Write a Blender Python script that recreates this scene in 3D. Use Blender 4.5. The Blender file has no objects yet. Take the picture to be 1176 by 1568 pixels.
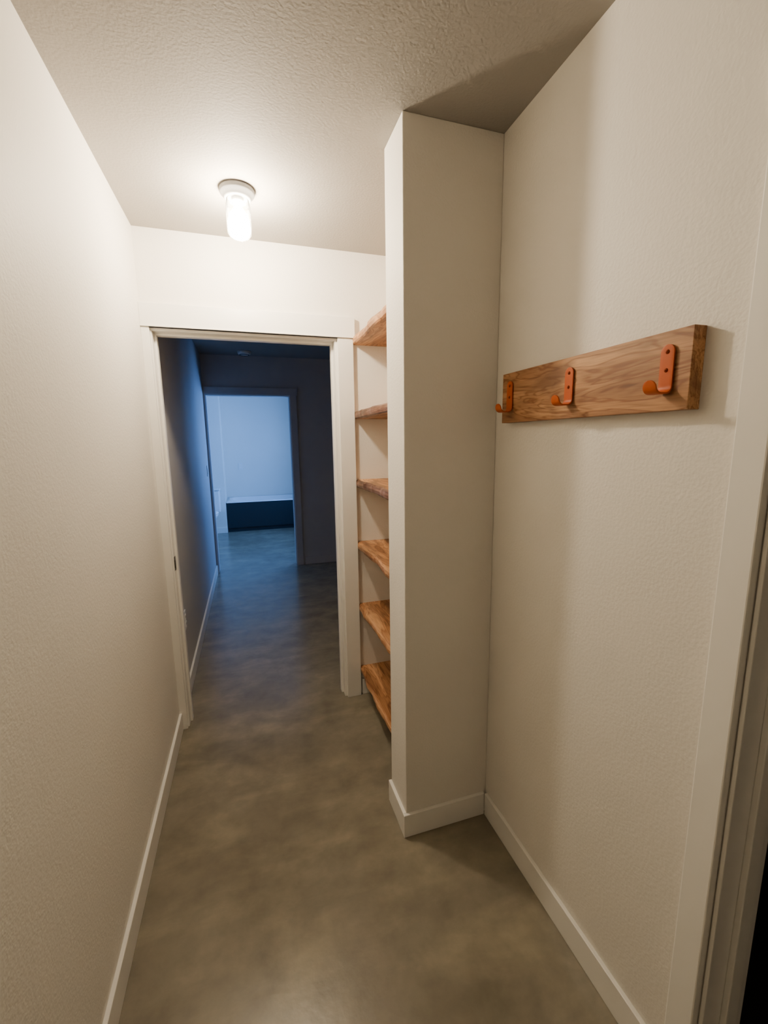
import bpy, bmesh, random
from math import *
from mathutils import Matrix, Vector, noise as mnoise
S=bpy.context.scene
col=S.collection
H=2.44
XL,XR,XP=-.427,.832,.490
YP,YP2,YF=1.331,1.506,2.293
YB=-1.1

# ---------------------------------------------------------------- materials
def newmat(name):
    m=bpy.data.materials.new(name); m.use_nodes=True
    nt=m.node_tree; b=nt.nodes['Principled BSDF']
    return m,nt,b
def N(nt,t,**k):
    n=nt.nodes.new(t)
    for a,v in k.items():
        if a in n.inputs.keys(): n.inputs[a].default_value=v
        else: setattr(n,a,v)
    return n
def ramp(nt,fac,stops):
    r=nt.nodes.new('ShaderNodeValToRGB'); e=r.color_ramp.elements
    while len(e)<len(stops): e.new(.5)
    for i,(p,c) in enumerate(stops):
        e[i].position=p; e[i].color=(*c,1)
    nt.links.new(fac,r.inputs[0]); return r.outputs[0]
def paint(name,c,rough=.55,bump=0.,bscale=140.,var=.0,spec=.5):
    m,nt,b=newmat(name)
    g=N(nt,'ShaderNodeNewGeometry')
    if var:
        n=N(nt,'ShaderNodeTexNoise',Scale=1.7,Detail=1.); nt.links.new(g.outputs['Position'],n.inputs['Vector'])
        lo=tuple(max(0,x*(1-var)) for x in c); hi=tuple(min(1,x*(1+var)) for x in c)
        nt.links.new(ramp(nt,n.outputs[0],[(.35,lo),(.65,hi)]),b.inputs['Base Color'])
    else: b.inputs['Base Color'].default_value=(*c,1)
    b.inputs['Roughness'].default_value=rough
    b.inputs['Specular IOR Level'].default_value=spec
    if bump:
        n2=N(nt,'ShaderNodeTexNoise',Scale=bscale,Detail=1.,Roughness=.5); nt.links.new(g.outputs['Position'],n2.inputs['Vector'])
        bp=N(nt,'ShaderNodeBump',Strength=bump,Distance=.002); nt.links.new(n2.outputs[0],bp.inputs['Height']); nt.links.new(bp.outputs[0],b.inputs['Normal'])
    return m
M_wall=paint('wall_paint',(.83,.795,.73),.6,.45,130,.015)
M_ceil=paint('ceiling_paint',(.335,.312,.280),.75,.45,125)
M_hall_shade=paint('hall_shaded_paint',(.54,.53,.53),.6,.3,125)  # same house paint as the walls, greyed: hall dimness put into the colour
M_trim=paint('trim_paint',(.88,.86,.81),.35)
M_side_shade=paint('side_room_shade',(.035,.02,.018),.8)  # near-black brown: shade of the unlit side room painted into the colour
M_white=paint('white_plastic',(.8,.8,.78),.3)
M_porc=paint('porcelain',(.85,.86,.87),.12)
M_base=paint('fixture_porcelain',(.25,.25,.25),.35)
M_teal=paint('teal_panel',(.010,.022,.028),.35)
M_metal,nt,b=newmat('strike_metal'); b.inputs['Metallic'].default_value=.9; b.inputs['Base Color'].default_value=(.12,.11,.1,1); b.inputs['Roughness'].default_value=.4
M_slot=paint('slot_dark',(.05,.05,.05),.6)
M_orange=paint('orange_powdercoat',(.47,.088,.009),.45,spec=.22)
M_screw=paint('screw_orange',(.26,.04,.004),.35,spec=.3)

def floor_mat():
    m,nt,b=newmat('polished_concrete')
    g=N(nt,'ShaderNodeNewGeometry')
    n1=N(nt,'ShaderNodeTexNoise',Scale=2.2,Detail=3.,Roughness=.5)
    n2=N(nt,'ShaderNodeTexNoise',Scale=8.,Detail=8.,Roughness=.62,Distortion=.15)
    n3=N(nt,'ShaderNodeTexNoise',Scale=3.4,Detail=6.,Roughness=.58,Distortion=.35)
    n5=N(nt,'ShaderNodeTexNoise',Scale=38.,Detail=3.,Roughness=.55)
    for n in (n1,n2,n5): nt.links.new(g.outputs['Position'],n.inputs['Vector'])
    mp=N(nt,'ShaderNodeMapping'); mp.inputs['Scale'].default_value=(.7,1.6,1); mp.inputs['Rotation'].default_value=(0,0,.30); mp.inputs['Location'].default_value=(2.1,.4,0)
    nt.links.new(g.outputs['Position'],mp.inputs[0]); nt.links.new(mp.outputs[0],n3.inputs['Vector'])
    c1=ramp(nt,n1.outputs[0],[(.25,(.182,.160,.116)),(.75,(.246,.220,.166))])
    c2=ramp(nt,n2.outputs[0],[(.22,(.76,.76,.76)),(.78,(1.22,1.22,1.21))])
    c3=ramp(nt,n3.outputs[0],[(.45,(.96,.96,.96)),(.72,(1.36,1.34,1.30))])
    mx=N(nt,'ShaderNodeMix',data_type='RGBA',blend_type='MULTIPLY'); mx.inputs[0].default_value=1
    nt.links.new(c1,mx.inputs[6]); nt.links.new(c2,mx.inputs[7])
    my=N(nt,'ShaderNodeMix',data_type='RGBA',blend_type='MULTIPLY'); my.inputs[0].default_value=1
    nt.links.new(mx.outputs[2],my.inputs[6]); nt.links.new(c3,my.inputs[7])
    nt.links.new(my.outputs[2],b.inputs['Base Color'])
    b.inputs['Roughness'].default_value=.24
    bp=N(nt,'ShaderNodeBump',Strength=.16,Distance=.003); nt.links.new(n5.outputs[0],bp.inputs['Height']); nt.links.new(bp.outputs[0],b.inputs['Normal'])
    return m
M_floor=floor_mat()

def wood(name,lo,mid,hi,off=0.,streak=(.10,.05,.03)):
    m,nt,b=newmat(name)
    tc=N(nt,'ShaderNodeTexCoord')
    mp=N(nt,'ShaderNodeMapping'); mp.inputs['Scale'].default_value=(1,.15,1); mp.inputs['Location'].default_value=(off,off*.7,off*1.3)
    nt.links.new(tc.outputs['Object'],mp.inputs[0])
    n1=N(nt,'ShaderNodeTexNoise',Scale=13.,Detail=3.,Roughness=.5,Distortion=1.1); nt.links.new(mp.outputs[0],n1.inputs['Vector'])
    w=N(nt,'ShaderNodeMath',operation='MULTIPLY'); w.inputs[1].default_value=64.
    nt.links.new(n1.outputs[0],w.inputs[0])
    sn=N(nt,'ShaderNodeMath',operation='SINE'); nt.links.new(w.outputs[0],sn.inputs[0])
    mr=N(nt,'ShaderNodeMapRange'); mr.inputs[1].default_value=-1; mr.inputs[2].default_value=1
    nt.links.new(sn.outputs[0],mr.inputs[0])
    c1=ramp(nt,n1.outputs[0],[(.34,lo),(.48,mid),(.64,hi)])
    c2=ramp(nt,mr.outputs[0],[(0.,(.64,.53,.45)),(.22,(.90,.88,.85)),(.5,(1,1,1)),(1.,(1.06,1.05,1.03))])
    mp2=N(nt,'ShaderNodeMapping'); mp2.inputs['Scale'].default_value=(1,.05,1)
    nt.links.new(tc.outputs['Object'],mp2.inputs[0])
    n3=N(nt,'ShaderNodeTexNoise',Scale=240.,Detail=2.); nt.links.new(mp2.outputs[0],n3.inputs['Vector'])
    c3=ramp(nt,n3.outputs[0],[(.35,(.82,.79,.76)),(.6,(1.05,1.05,1.05))])
    mp3=N(nt,'ShaderNodeMapping'); mp3.inputs['Scale'].default_value=(1,.2,1); mp3.inputs['Location'].default_value=(off+3,0,off)
    nt.links.new(tc.outputs['Object'],mp3.inputs[0])
    n4=N(nt,'ShaderNodeTexNoise',Scale=13.,Detail=4.,Distortion=1.); nt.links.new(mp3.outputs[0],n4.inputs['Vector'])
    f4=ramp(nt,n4.outputs[0],[(.53,(0,0,0)),(.66,(1,1,1))])
    a=N(nt,'ShaderNodeMix',data_type='RGBA',blend_type='MULTIPLY'); a.inputs[0].default_value=1
    nt.links.new(c1,a.inputs[6]); nt.links.new(c2,a.inputs[7])
    d=N(nt,'ShaderNodeMix',data_type='RGBA',blend_type='MULTIPLY'); d.inputs[0].default_value=1
    nt.links.new(a.outputs[2],d.inputs[6]); nt.links.new(c3,d.inputs[7])
    e=N(nt,'ShaderNodeMix',data_type='RGBA',blend_type='MIX')
    sc=N(nt,'ShaderNodeMath',operation='MULTIPLY'); sc.inputs[1].default_value=.7; nt.links.new(f4,sc.inputs[0]); nt.links.new(sc.outputs[0],e.inputs[0])
    nt.links.new(d.outputs[2],e.inputs[6]); e.inputs[7].default_value=(*streak,1)
    nt.links.new(e.outputs[2],b.inputs['Base Color'])
    b.inputs['Roughness'].default_value=.45; b.inputs['Specular IOR Level'].default_value=.35
    bp=N(nt,'ShaderNodeBump',Strength=.15,Distance=.001); nt.links.new(n3.outputs[0],bp.inputs['Height']); nt.links.new(bp.outputs[0],b.inputs['Normal'])
    return m
M_board=wood('board_wood',(.235,.105,.042),(.38,.185,.078),(.55,.305,.145),0.3,(.17,.075,.032))
M_shelf=[wood('shelf_wood_%d'%i,(.25,.110,.044),(.43,.210,.090),(.60,.33,.16),i*1.7,(.14,.067,.032)) for i in range(6)]
M_edge=wood('live_edge_wood',(.12,.06,.042),(.22,.12,.08),(.36,.20,.13),5.,(.06,.03,.02))

# ---------------------------------------------------------------- mesh helpers
def finish(name,bm,mats,smooth=False,bevel=0.,parent=None,bseg=2):
    vs=[v.co for v in bm.verts]
    c=Vector([(min(v[i] for v in vs)+max(v[i] for v in vs))/2 for i in range(3)])
    for v in bm.verts: v.co-=c
    bmesh.ops.recalc_face_normals(bm,faces=bm.faces)
    me=bpy.data.meshes.new(name); bm.to_mesh(me); bm.free()
    for m in (mats if isinstance(mats,(list,tuple)) else [mats]): me.materials.append(m)
    o=bpy.data.objects.new(name,me); col.objects.link(o); o.location=c
    if smooth:
        for p in me.polygons: p.use_smooth=True
    if bevel:
        md=o.modifiers.new('b','BEVEL'); md.width=bevel; md.segments=bseg; md.limit_method='ANGLE'
    if parent is not None:
        o.parent=parent; o.matrix_parent_inverse=Matrix.Translation(parent.location).inverted()
    return o
def addbox(bm,x0,x1,y0,y1,z0,z1,mi=0):
    r=bmesh.ops.create_cube(bm,size=1)
    for v in r['verts']:
        v.co=Vector(((x0+x1)/2+v.co.x*(x1-x0),(y0+y1)/2+v.co.y*(y1-y0),(z0+z1)/2+v.co.z*(z1-z0)))
    for f in set(f for v in r['verts'] for f in v.link_faces): f.material_index=mi
def boxes(name,L,mats,bevel=0.,parent=None):
    bm=bmesh.new()
    for b in L: addbox(bm,*b)
    return finish(name,bm,mats,False,bevel,parent)
def empty(name,loc):
    e=bpy.data.objects.new(name,None); col.objects.link(e); e.location=loc; e.empty_display_size=.05; return e
def addlathe(bm,cx,cy,prof,seg=48,mi=0,sx=1.,sy=1.):
    rings=[]
    for r,z in prof:
        if r<1e-6: rings.append([bm.verts.new((cx,cy,z))])
        else: rings.append([bm.verts.new((cx+sx*r*cos(2*pi*k/seg),cy+sy*r*sin(2*pi*k/seg),z)) for k in range(seg)])
    for a,b in zip(rings,rings[1:]):
        for k in range(seg):
            k2=(k+1)%seg
            if len(a)==1 and len(b)==1: continue
            if len(a)==1: f=bm.faces.new((a[0],b[k],b[k2]))
            elif len(b)==1: f=bm.faces.new((a[k],a[k2],b[0]))
            else: f=bm.faces.new((a[k],a[k2],b[k2],b[k]))
            f.material_index=mi; f.smooth=True
def lathe(name,cx,cy,prof,mats,parent=None,seg=48,sx=1.,sy=1.):
    bm=bmesh.new(); addlathe(bm,cx,cy,prof,seg,0,sx,sy); return finish(name,bm,mats,True,0,parent)

# ---------------------------------------------------------------- room shell
T=.115
Y2=5.177; Y3=7.53; Y4=8.29
XH=3.2
boxes('floor',[(-1.9,XH+.2,YB-.2,Y4+.2,-.1,0)],M_floor)
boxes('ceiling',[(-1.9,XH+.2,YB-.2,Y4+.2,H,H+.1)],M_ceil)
boxes('wall_left',[(XL-T,XL,YB,YF+T,0,H)],M_wall)
boxes('wall_hall_left',[(XL-T,XL,YF+T,Y2,0,H)],M_hall_shade)
boxes('wall_back',[(XL-T,2.1,YB-T,YB,0,H)],M_wall)
DY0,DY1,DH=-.37,.481,2.018
boxes('wall_right',[(XR,XR+T,YB,DY0,0,H),(XR,XR+T,DY1,YF,0,H),(XR,XR+T,DY0,DY1,DH,H)],M_wall)
boxes('wall_partition',[(XP,XR,YP,YP2,0,H)],M_wall,.003)
OX0,OX1=-.405,.481
boxes('wall_far',[(XL,OX0,YF,YF+T,0,H),(OX1,XH+.1,YF,YF+T,0,H),(OX0,OX1,YF,YF+T,2.024,H)],M_wall)
boxes('wall_hall_right',[(XH,XH+.1,YF+T,Y2,0,H)],M_hall_shade)
boxes('wall_hall_end',[(-1.8,-.416,Y2,Y2+T,0,H),(.509,XH+.1,Y2,Y2+T,0,H),(-.416,.509,Y2,Y2+T,2.03,H)],M_hall_shade)
boxes('wall_bathroom_back',[(-1.8,1.3,Y4,Y4+.1,0,H),(-1.7,-.40,Y3,Y4,0,H)],M_wall)
boxes('wall_bathroom_left',[(-1.8,-1.7,Y2+T,Y4,0,H)],M_wall)
boxes('wall_bathroom_right',[(1.15,1.27,Y2+T,5.85,0,H),(1.15,1.27,7.05,Y4,0,H),(1.15,1.27,5.85,7.05,0,.95),(1.15,1.27,5.85,7.05,2.1,H)],M_wall)
boxes('wall_side_room',[(2.0,2.1,YB,.9,0,H),(XR+T,2.0,.8,.9,0,H),(XR+T,XR+T+.01,.52,.8,0,H),(XR+T,2.0,-.95,-.85,0,H),(XR+T,2.0,-.85,.8,0.001,.004),(XR+T,2.0,-.85,.8,H-.004,H-.001)],M_side_shade)  # thin floor and ceiling sheets carry the painted shade too

B=.0946; t=.013
boxes('baseboard_left',[(XL,XL+t,YB,YF-.02,0,B)],M_trim,.002)
boxes('baseboard_hall_left',[(XL,XL+t,YF+T+.02,Y2-.02,0,B)],M_trim,.002)
boxes('baseboard_right',[(XR-t,XR,.54,YP-t,0,B),(XR-t,XR,YB,DY0-.07,0,B)],M_trim,.002)
boxes('baseboard_partition',[(XP-t,XR-t,YP-t,YP,0,B),(XP-t,XP,YP,YP2,0,B)],M_trim,.002)
boxes('baseboard_far',[(.567,XR-t,YF-t,YF,0,B)],M_trim,.002)
boxes('baseboard_hall_end',[(.60,XH,Y2-t,Y2,0,B)],M_hall_shade,.002)
boxes('baseboard_bathroom',[(-1.7,-.40,Y3-t,Y3,0,B)],M_trim,.002)
boxes('trim_1',[(XL,-.392,YF-.02,YF,0,2.018),(.476,.558,YF-.02,YF,0,2.018),(XL,.567,YF-.024,YF,2.018,2.121),
  (XL,.572,YF-.028,YF,2.018,2.024)],M_trim,.002)
boxes('trim_2',[(OX0,-.386,YF-.001,YF+T+.001,0,2.006),(.463,OX1,YF-.001,YF+T+.001,0,2.006),(OX0,OX1,YF-.001,YF+T+.001,2.006,2.024),
  (-.386,-.375,YF+.045,YF+.08,0,1.995),(.452,.463,YF+.045,YF+.08,0,1.995),(-.386,.463,YF+.045,YF+.08,1.995,2.006)],M_trim,.0015)
boxes('trim_3',[(XL,-.392,YF+T,YF+T+.02,0,2.018),(.476,.558,YF+T,YF+T+.02,0,2.018),(XL,.567,YF+T,YF+T+.02,2.018,2.121)],M_trim,.002)
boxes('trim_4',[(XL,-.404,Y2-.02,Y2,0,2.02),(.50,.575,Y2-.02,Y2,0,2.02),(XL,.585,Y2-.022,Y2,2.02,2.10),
  (-.416,-.398,Y2,Y2+T,0,2.012),(.491,.509,Y2,Y2+T,0,2.012),(-.416,.509,Y2,Y2+T,2.012,2.03)],M_hall_shade,.002)
boxes('trim_5',[(XR-.02,XR,.485,.54,0,2.018),(XR-.02,XR,DY0-.07,DY0+.006,0,2.018),(XR-.022,XR,DY0-.08,.55,2.018,2.12)],M_trim,.003)
boxes('trim_6',[(XR-.006,XR+T+.001,.474,.482,0,2.006),(XR-.002,XR+T,DY0,DY0+.018,0,2.006),(XR-.002,XR+T,DY0,DY1,2.0,2.018),
  (XR+.045,XR+.08,.462,.474,0,2.0)],M_trim,.002)

win=empty('window_1',(1.21,6.45,1.52))
boxes('frame',[(1.17,1.25,5.85,5.90,.95,2.1),(1.17,1.25,7.0,7.05,.95,2.1),(1.17,1.25,5.9,7.0,.95,1.0),(1.17,1.25,5.9,7.0,2.05,2.1),(1.19,1.23,6.43,6.47,1.0,2.05)],M_trim,.003,win)
boxes('casing',[(1.13,1.15,5.77,5.86,.95,2.1),(1.13,1.15,7.04,7.13,.95,2.1),(1.13,1.15,5.76,7.14,2.09,2.19),(1.11,1.15,5.76,7.14,.92,.96)],M_trim,.003,win)
ld=bpy.data.lights.new('daylight','AREA'); ld.shape='RECTANGLE'; ld.size=1.1; ld.size_y=1.05; ld.energy=105; ld.color=(.145,.37,1.0)
lo=bpy.data.objects.new('window_daylight',ld); col.objects.link(lo); lo.location=(1.30,6.45,1.52); lo.rotation_euler=(0,radians(90),0)
w=bpy.data.worlds.new('w'); S.world=w; w.use_nodes=True
w.node_tree.nodes['Background'].inputs[0].default_value=(.15,.35,.9,1); w.node_tree.nodes['Background'].inputs[1].default_value=.5

# ---------------------------------------------------------------- ceiling light
LX,LY=.023,1.88
cl=empty('ceiling_light',(LX,LY,H))
lathe('fixture_base',LX,LY,[(0,H-.0005),(.063,H-.0005),(.0645,H-.004),(.0645,H-.013),(.062,H-.018),(.056,H-.022),(.050,H-.032),(.0475,H-.036),(.040,H-.036),(.040,H-.03),(0,H-.03)],M_base,cl)
Mg,nt,b=newmat('jar_glass')
nt.nodes.remove(b); out=nt.nodes['Material Output']
tr=N(nt,'ShaderNodeBsdfTransparent'); tr.inputs[0].default_value=(.95,.95,.94,1)
tl_=N(nt,'ShaderNodeBsdfTranslucent'); tl_.inputs[0].default_value=(.9,.9,.88,1)
m0=N(nt,'ShaderNodeMixShader'); m0.inputs[0].default_value=.03; nt.links.new(tr.outputs[0],m0.inputs[1]); nt.links.new(tl_.outputs[0],m0.inputs[2])
gl=N(nt,'ShaderNodeBsdfGlossy'); gl.inputs['Roughness'].default_value=.08
fr=N(nt,'ShaderNodeFresnel',IOR=1.45); mx=N(nt,'ShaderNodeMixShader')
nt.links.new(fr.outputs[0],mx.inputs[0]); nt.links.new(m0.outputs[0],mx.inputs[1]); nt.links.new(gl.outputs[0],mx.inputs[2]); nt.links.new(mx.outputs[0],out.inputs[0])
zt=H-.034
lathe('glass_jar',LX,LY,[(.036,zt),(.042,zt-.004),(.040,zt-.008),(.043,zt-.012),(.041,zt-.016),(.045,zt-.022),(.0455,zt-.05),(.0455,zt-.105),(.043,zt-.122),(.035,zt-.134),(.02,zt-.140),(0,zt-.142)],Mg,cl)
Mb,nt,b=newmat('bulb_glow'); b.inputs['Base Color'].default_value=(.9,.9,.9,1)
b.inputs['Emission Color'].default_value=(1,.84,.625,1); b.inputs['Emission Strength'].default_value=700
lathe('bulb',LX,LY,[(.014,zt-.026),(.019,zt-.036),(.034,zt-.055),(.0405,zt-.08),(.0405,zt-.105),(.034,zt-.125),(.015,zt-.136),(0,zt-.137)],Mb,cl,20)
lathe('socket',LX,LY,[(0,zt),(.022,zt),(.022,zt-.012),(.015,zt-.016),(.014,zt-.027),(0,zt-.027)],M_white,cl)

# ---------------------------------------------------------------- shelves
def shelf(i,ztop,th):
    bm=bmesh.new(); n=46; y0,y1=YP2+.001,YF-.001; rows=[]
    for k in range(n+1):
        y=y0+(y1-y0)*k/n
        a=mnoise.noise(Vector((y*5.5,i*3.1,0)))*.014+mnoise.noise(Vector((y*22,i*3.1,5)))*.004
        bq=mnoise.noise(Vector((y*9,i*7.1,9)))*.008
        xf=.556+a*min(1,(y1-y)/.12)
        zb=ztop-th
        rows.append([bm.verts.new(c) for c in ((XR-.001,y,ztop),(xf+.012+bq,y,ztop),(xf+.003+bq*.6,y,ztop-th*.18),(xf,y,ztop-th*.5),(xf+.003-bq*.4,y,zb+th*.15),(xf+.010-bq,y,zb),(XR-.001,y,zb))])
    for a,b in zip(rows,rows[1:]):
        for j in range(7):
            j2=(j+1)%7
            f=bm.faces.new((a[j],a[j2],b[j2],b[j])); f.material_index=1 if 1<=j<=4 else 0
    bm.faces.new(rows[0]); bm.faces.new(rows[-1][::-1])
    finish('wooden_shelf',bm,[M_shelf[i],M_edge if i in(1,2) else M_shelf[i]])
for i,(z,th) in enumerate([(2.032,.042),(1.650,.040),(1.285,.042),(.935,.042),(.567,.042),(.178,.042)]): shelf(i,z,th)

# ---------------------------------------------------------------- coat rack
cr=empty('coat_rack',(XR,.935,1.62))
bx=XR-.031
boxes('board',[(bx,XR,.621,1.249,1.544,1.697)],M_board,.0012,cr)
def hook(k,yc):
    pts=[]
    n=10
    for j in range(14): pts.append((0,.094-(.094-.014)*j/13))
    for j in range(1,n+1):
        a=pi/2*j/n; pts.append((.014-.014*cos(a),.014-.014*sin(a)))
    for j in range(1,4): pts.append((.014+.012*j/3,0))
    for j in range(1,n+1):
        a=radians(78)*j/n; pts.append((.026+.014*sin(a),.014-.014*cos(a)))
    d=Vector((cos(radians(78)),sin(radians(78))))
    bx0,bz0=pts[-1]
    for j in range(1,9): pts.append((bx0+d.x*.014*j/8,bz0+d.y*.014*j/8))
    L=[0]
    for a,b in zip(pts,pts[1:]): L.append(L[-1]+hypot(b[0]-a[0],b[1]-a[1]))
    tot=L[-1]; hw=.0145
    ss=[hw*(1-cos(pi/2*j/8)) for j in range(9)]
    mid=[hw+(tot-2*hw)*j/40 for j in range(1,40)]
    ss=ss+mid+[tot-x for x in ss[::-1]]
    bm=bmesh.new(); rows=[]
    for s in ss:
        for q in range(len(L)-1):
            if s<=L[q+1]+1e-9: break
        f=(s-L[q])/(L[q+1]-L[q]); px=pts[q][0]+f*(pts[q+1][0]-pts[q][0]); pz=pts[q][1]+f*(pts[q+1][1]-pts[q][1])
        e=min(s,tot-s); ww=hw if e>=hw else max(.0006,sqrt(max(0,hw*hw-(hw-e)**2)))
        rows.append([bm.verts.new((bx-.0035-px,yc+ww*g,1.577+pz)) for g in (-1,-.5,0,.5,1)])
    for a,b in zip(rows,rows[1:]):
        for j in range(4): bm.faces.new((a[j],a[j+1],b[j+1],b[j]))
    o=finish('hook_%d'%k,bm,M_orange,True,0,cr)
    md=o.modifiers.new('s','SOLIDIFY'); md.thickness=.0032; md.offset=0
    md=o.modifiers.new('b','BEVEL'); md.width=.0007; md.segments=2; md.limit_method='ANGLE'; md.angle_limit=radians(50)
    for zz in (1.577+.080,1.577+.045):
        bm=bmesh.new(); addlathe(bm,0,0,[(0,.0028),(.0012,.0028),(.0014,.0018),(.0035,.0016),(.0044,0),(0,0)],20)
        bmesh.ops.rotate(bm,verts=bm.verts,cent=(0,0,0),matrix=Matrix.Rotation(radians(-90),3,'Y'))
        bmesh.ops.translate(bm,verts=bm.verts,vec=(bx-.0051,yc,zz))
        finish('screw_%d'%k,bm,M_screw,True,0,cr)
for k,y in enumerate((1.203,.940,.668)): hook(k+1,y)

# ---------------------------------------------------------------- small wall fittings
def plate(name,yc,zc,w=.07,h=.115,kind='outlet'):
    e=empty(name,(XL,yc,zc))
    boxes('cover',[(XL,XL+.006,yc-w/2,yc+w/2,zc-h/2,zc+h/2)],M_white,.002,e)
    if kind=='outlet':
        boxes('sockets',[(XL+.006,XL+.009,yc-.017,yc+.017,zc+.008,zc+.036),(XL+.006,XL+.009,yc-.017,yc+.017,zc-.036,zc-.008)],M_trim,.001,e)
        boxes('slots',[(XL+.009,XL+.0095,yc+s*.006-.001,yc+s*.006+.001,zc+v-.005,zc+v+.005) for s in(-1,1) for v in(-.022,.022)],M_slot,0,e)
    else:
        boxes('rocker',[(XL+.006,XL+.010,yc-.016,yc+.016,zc-.033,zc+.033)],M_trim,.001,e)
plate('wall_outlet',2.69,.44)
plate('light_switch',4.95,1.20,kind='switch')
e=empty('wall_outlet',(-.144,Y4,1.07))
boxes('cover',[(-.18,-.108,Y4-.006,Y4,1.01,1.13)],M_white,.002,e)
boxes('sockets',[(-.161,-.127,Y4-.009,Y4-.006,1.078,1.106),(-.161,-.127,Y4-.009,Y4-.006,1.034,1.062)],M_trim,.001,e)
boxes('door_strike_plate',[(-.3862,-.3835,YF+.012,YF+.038,.86,.93),(-.3862,-.380,YF+.006,YF+.014,.875,.915)],M_metal,.0008)
sd=empty('smoke_detector',(.03,4.93,H))
lathe('body',.03,4.93,[(0,H),(.068,H),(.070,H-.006),(.066,H-.024),(.056,H-.034),(.03,H-.038),(0,H-.039)],M_white,sd)
lathe('vent_ring',.03,4.93,[(.045,H-.036),(.048,H-.041),(.052,H-.036)],M_slot,sd,32)

# ---------------------------------------------------------------- bathtub + toilet
bt=empty('bathtub',(.37,7.9,0))
boxes('apron',[(-.395,1.145,Y3+.004,Y3+.04,.07,.50),(-.395,1.145,Y3+.03,Y3+.06,0,.07)],M_teal,.003,bt)
bm=bmesh.new()
x0,x1,y0,y1=-.397,1.147,Y3,Y4-.002
def rr(x0,x1,y0,y1,r,z,n=8):
    o=[]
    for cx,cy,a0 in ((x1-r,y1-r,0),(x0+r,y1-r,90),(x0+r,y0+r,180),(x1-r,y0+r,270)):
        for k in range(n+1):
            a=radians(a0+90*k/n); o.append(bm.verts.new((cx+r*cos(a),cy+r*sin(a),z)))
    return o
rg=[rr(x0,x1,y0,y1,.01,.500),rr(x0,x1,y0,y1,.01,.512),rr(x0+.07,x1-.07,y0+.07,y1-.07,.12,.513),rr(x0+.09,x1-.09,y0+.09,y1-.09,.13,.49),rr(x0+.16,x1-.16,y0+.14,y1-.14,.13,.16),rr(x0+.24,x1-.24,y0+.2,y1-.2,.10,.12)]
for a,b in zip(rg,rg[1:]):
    for k in range(len(a)):
        k2=(k+1)%len(a); bm.faces.new((a[k],a[k2],b[k2],b[k]))
bm.faces.new(rg[-1])
finish('basin',bm,M_porc,True,0,bt)
tl=empty('toilet',(-.68,7.2,0))
boxes('tank',[(-.88,-.475,7.33,7.515,.38,.735)],M_porc,.02,tl)
boxes('tank_lid',[(-.89,-.465,7.32,7.516,.735,.765)],M_porc,.01,tl)
lathe('bowl',-.68,7.10,[(0,0.0),(.60,0.0),(.58,.03),(.50,.12),(.55,.22),(.85,.33),(1.0,.385),(1.0,.40),(.8,.40),(.6,.30),(.2,.24),(0,.24)],M_porc,tl,40,.185,.24)
lathe('seat_lid',-.68,7.11,[(0,.43),(.9,.43),(1.0,.42),(1.0,.402),(0,.402)],M_porc,tl,40,.19,.24)

# ---------------------------------------------------------------- camera
pitch,yaw,roll=.1650,.3040,-.0137
f=Vector((sin(yaw)*cos(pitch),cos(yaw)*cos(pitch),-sin(pitch)))
r=Vector((cos(yaw),-sin(yaw),0)); u=r.cross(f)
r2=r*cos(roll)+u*sin(roll); u2=-r*sin(roll)+u*cos(roll)
cam=bpy.data.cameras.new('camera'); co=bpy.data.objects.new('camera',cam); col.objects.link(co); S.camera=co
Mx=Matrix((r2,u2,-f)).transposed().to_4x4(); Mx.translation=Vector((0,0,1.4925)); co.matrix_world=Mx
cam.sensor_fit='VERTICAL'; cam.sensor_height=24; cam.lens=654.63/1568*24; cam.clip_start=.01
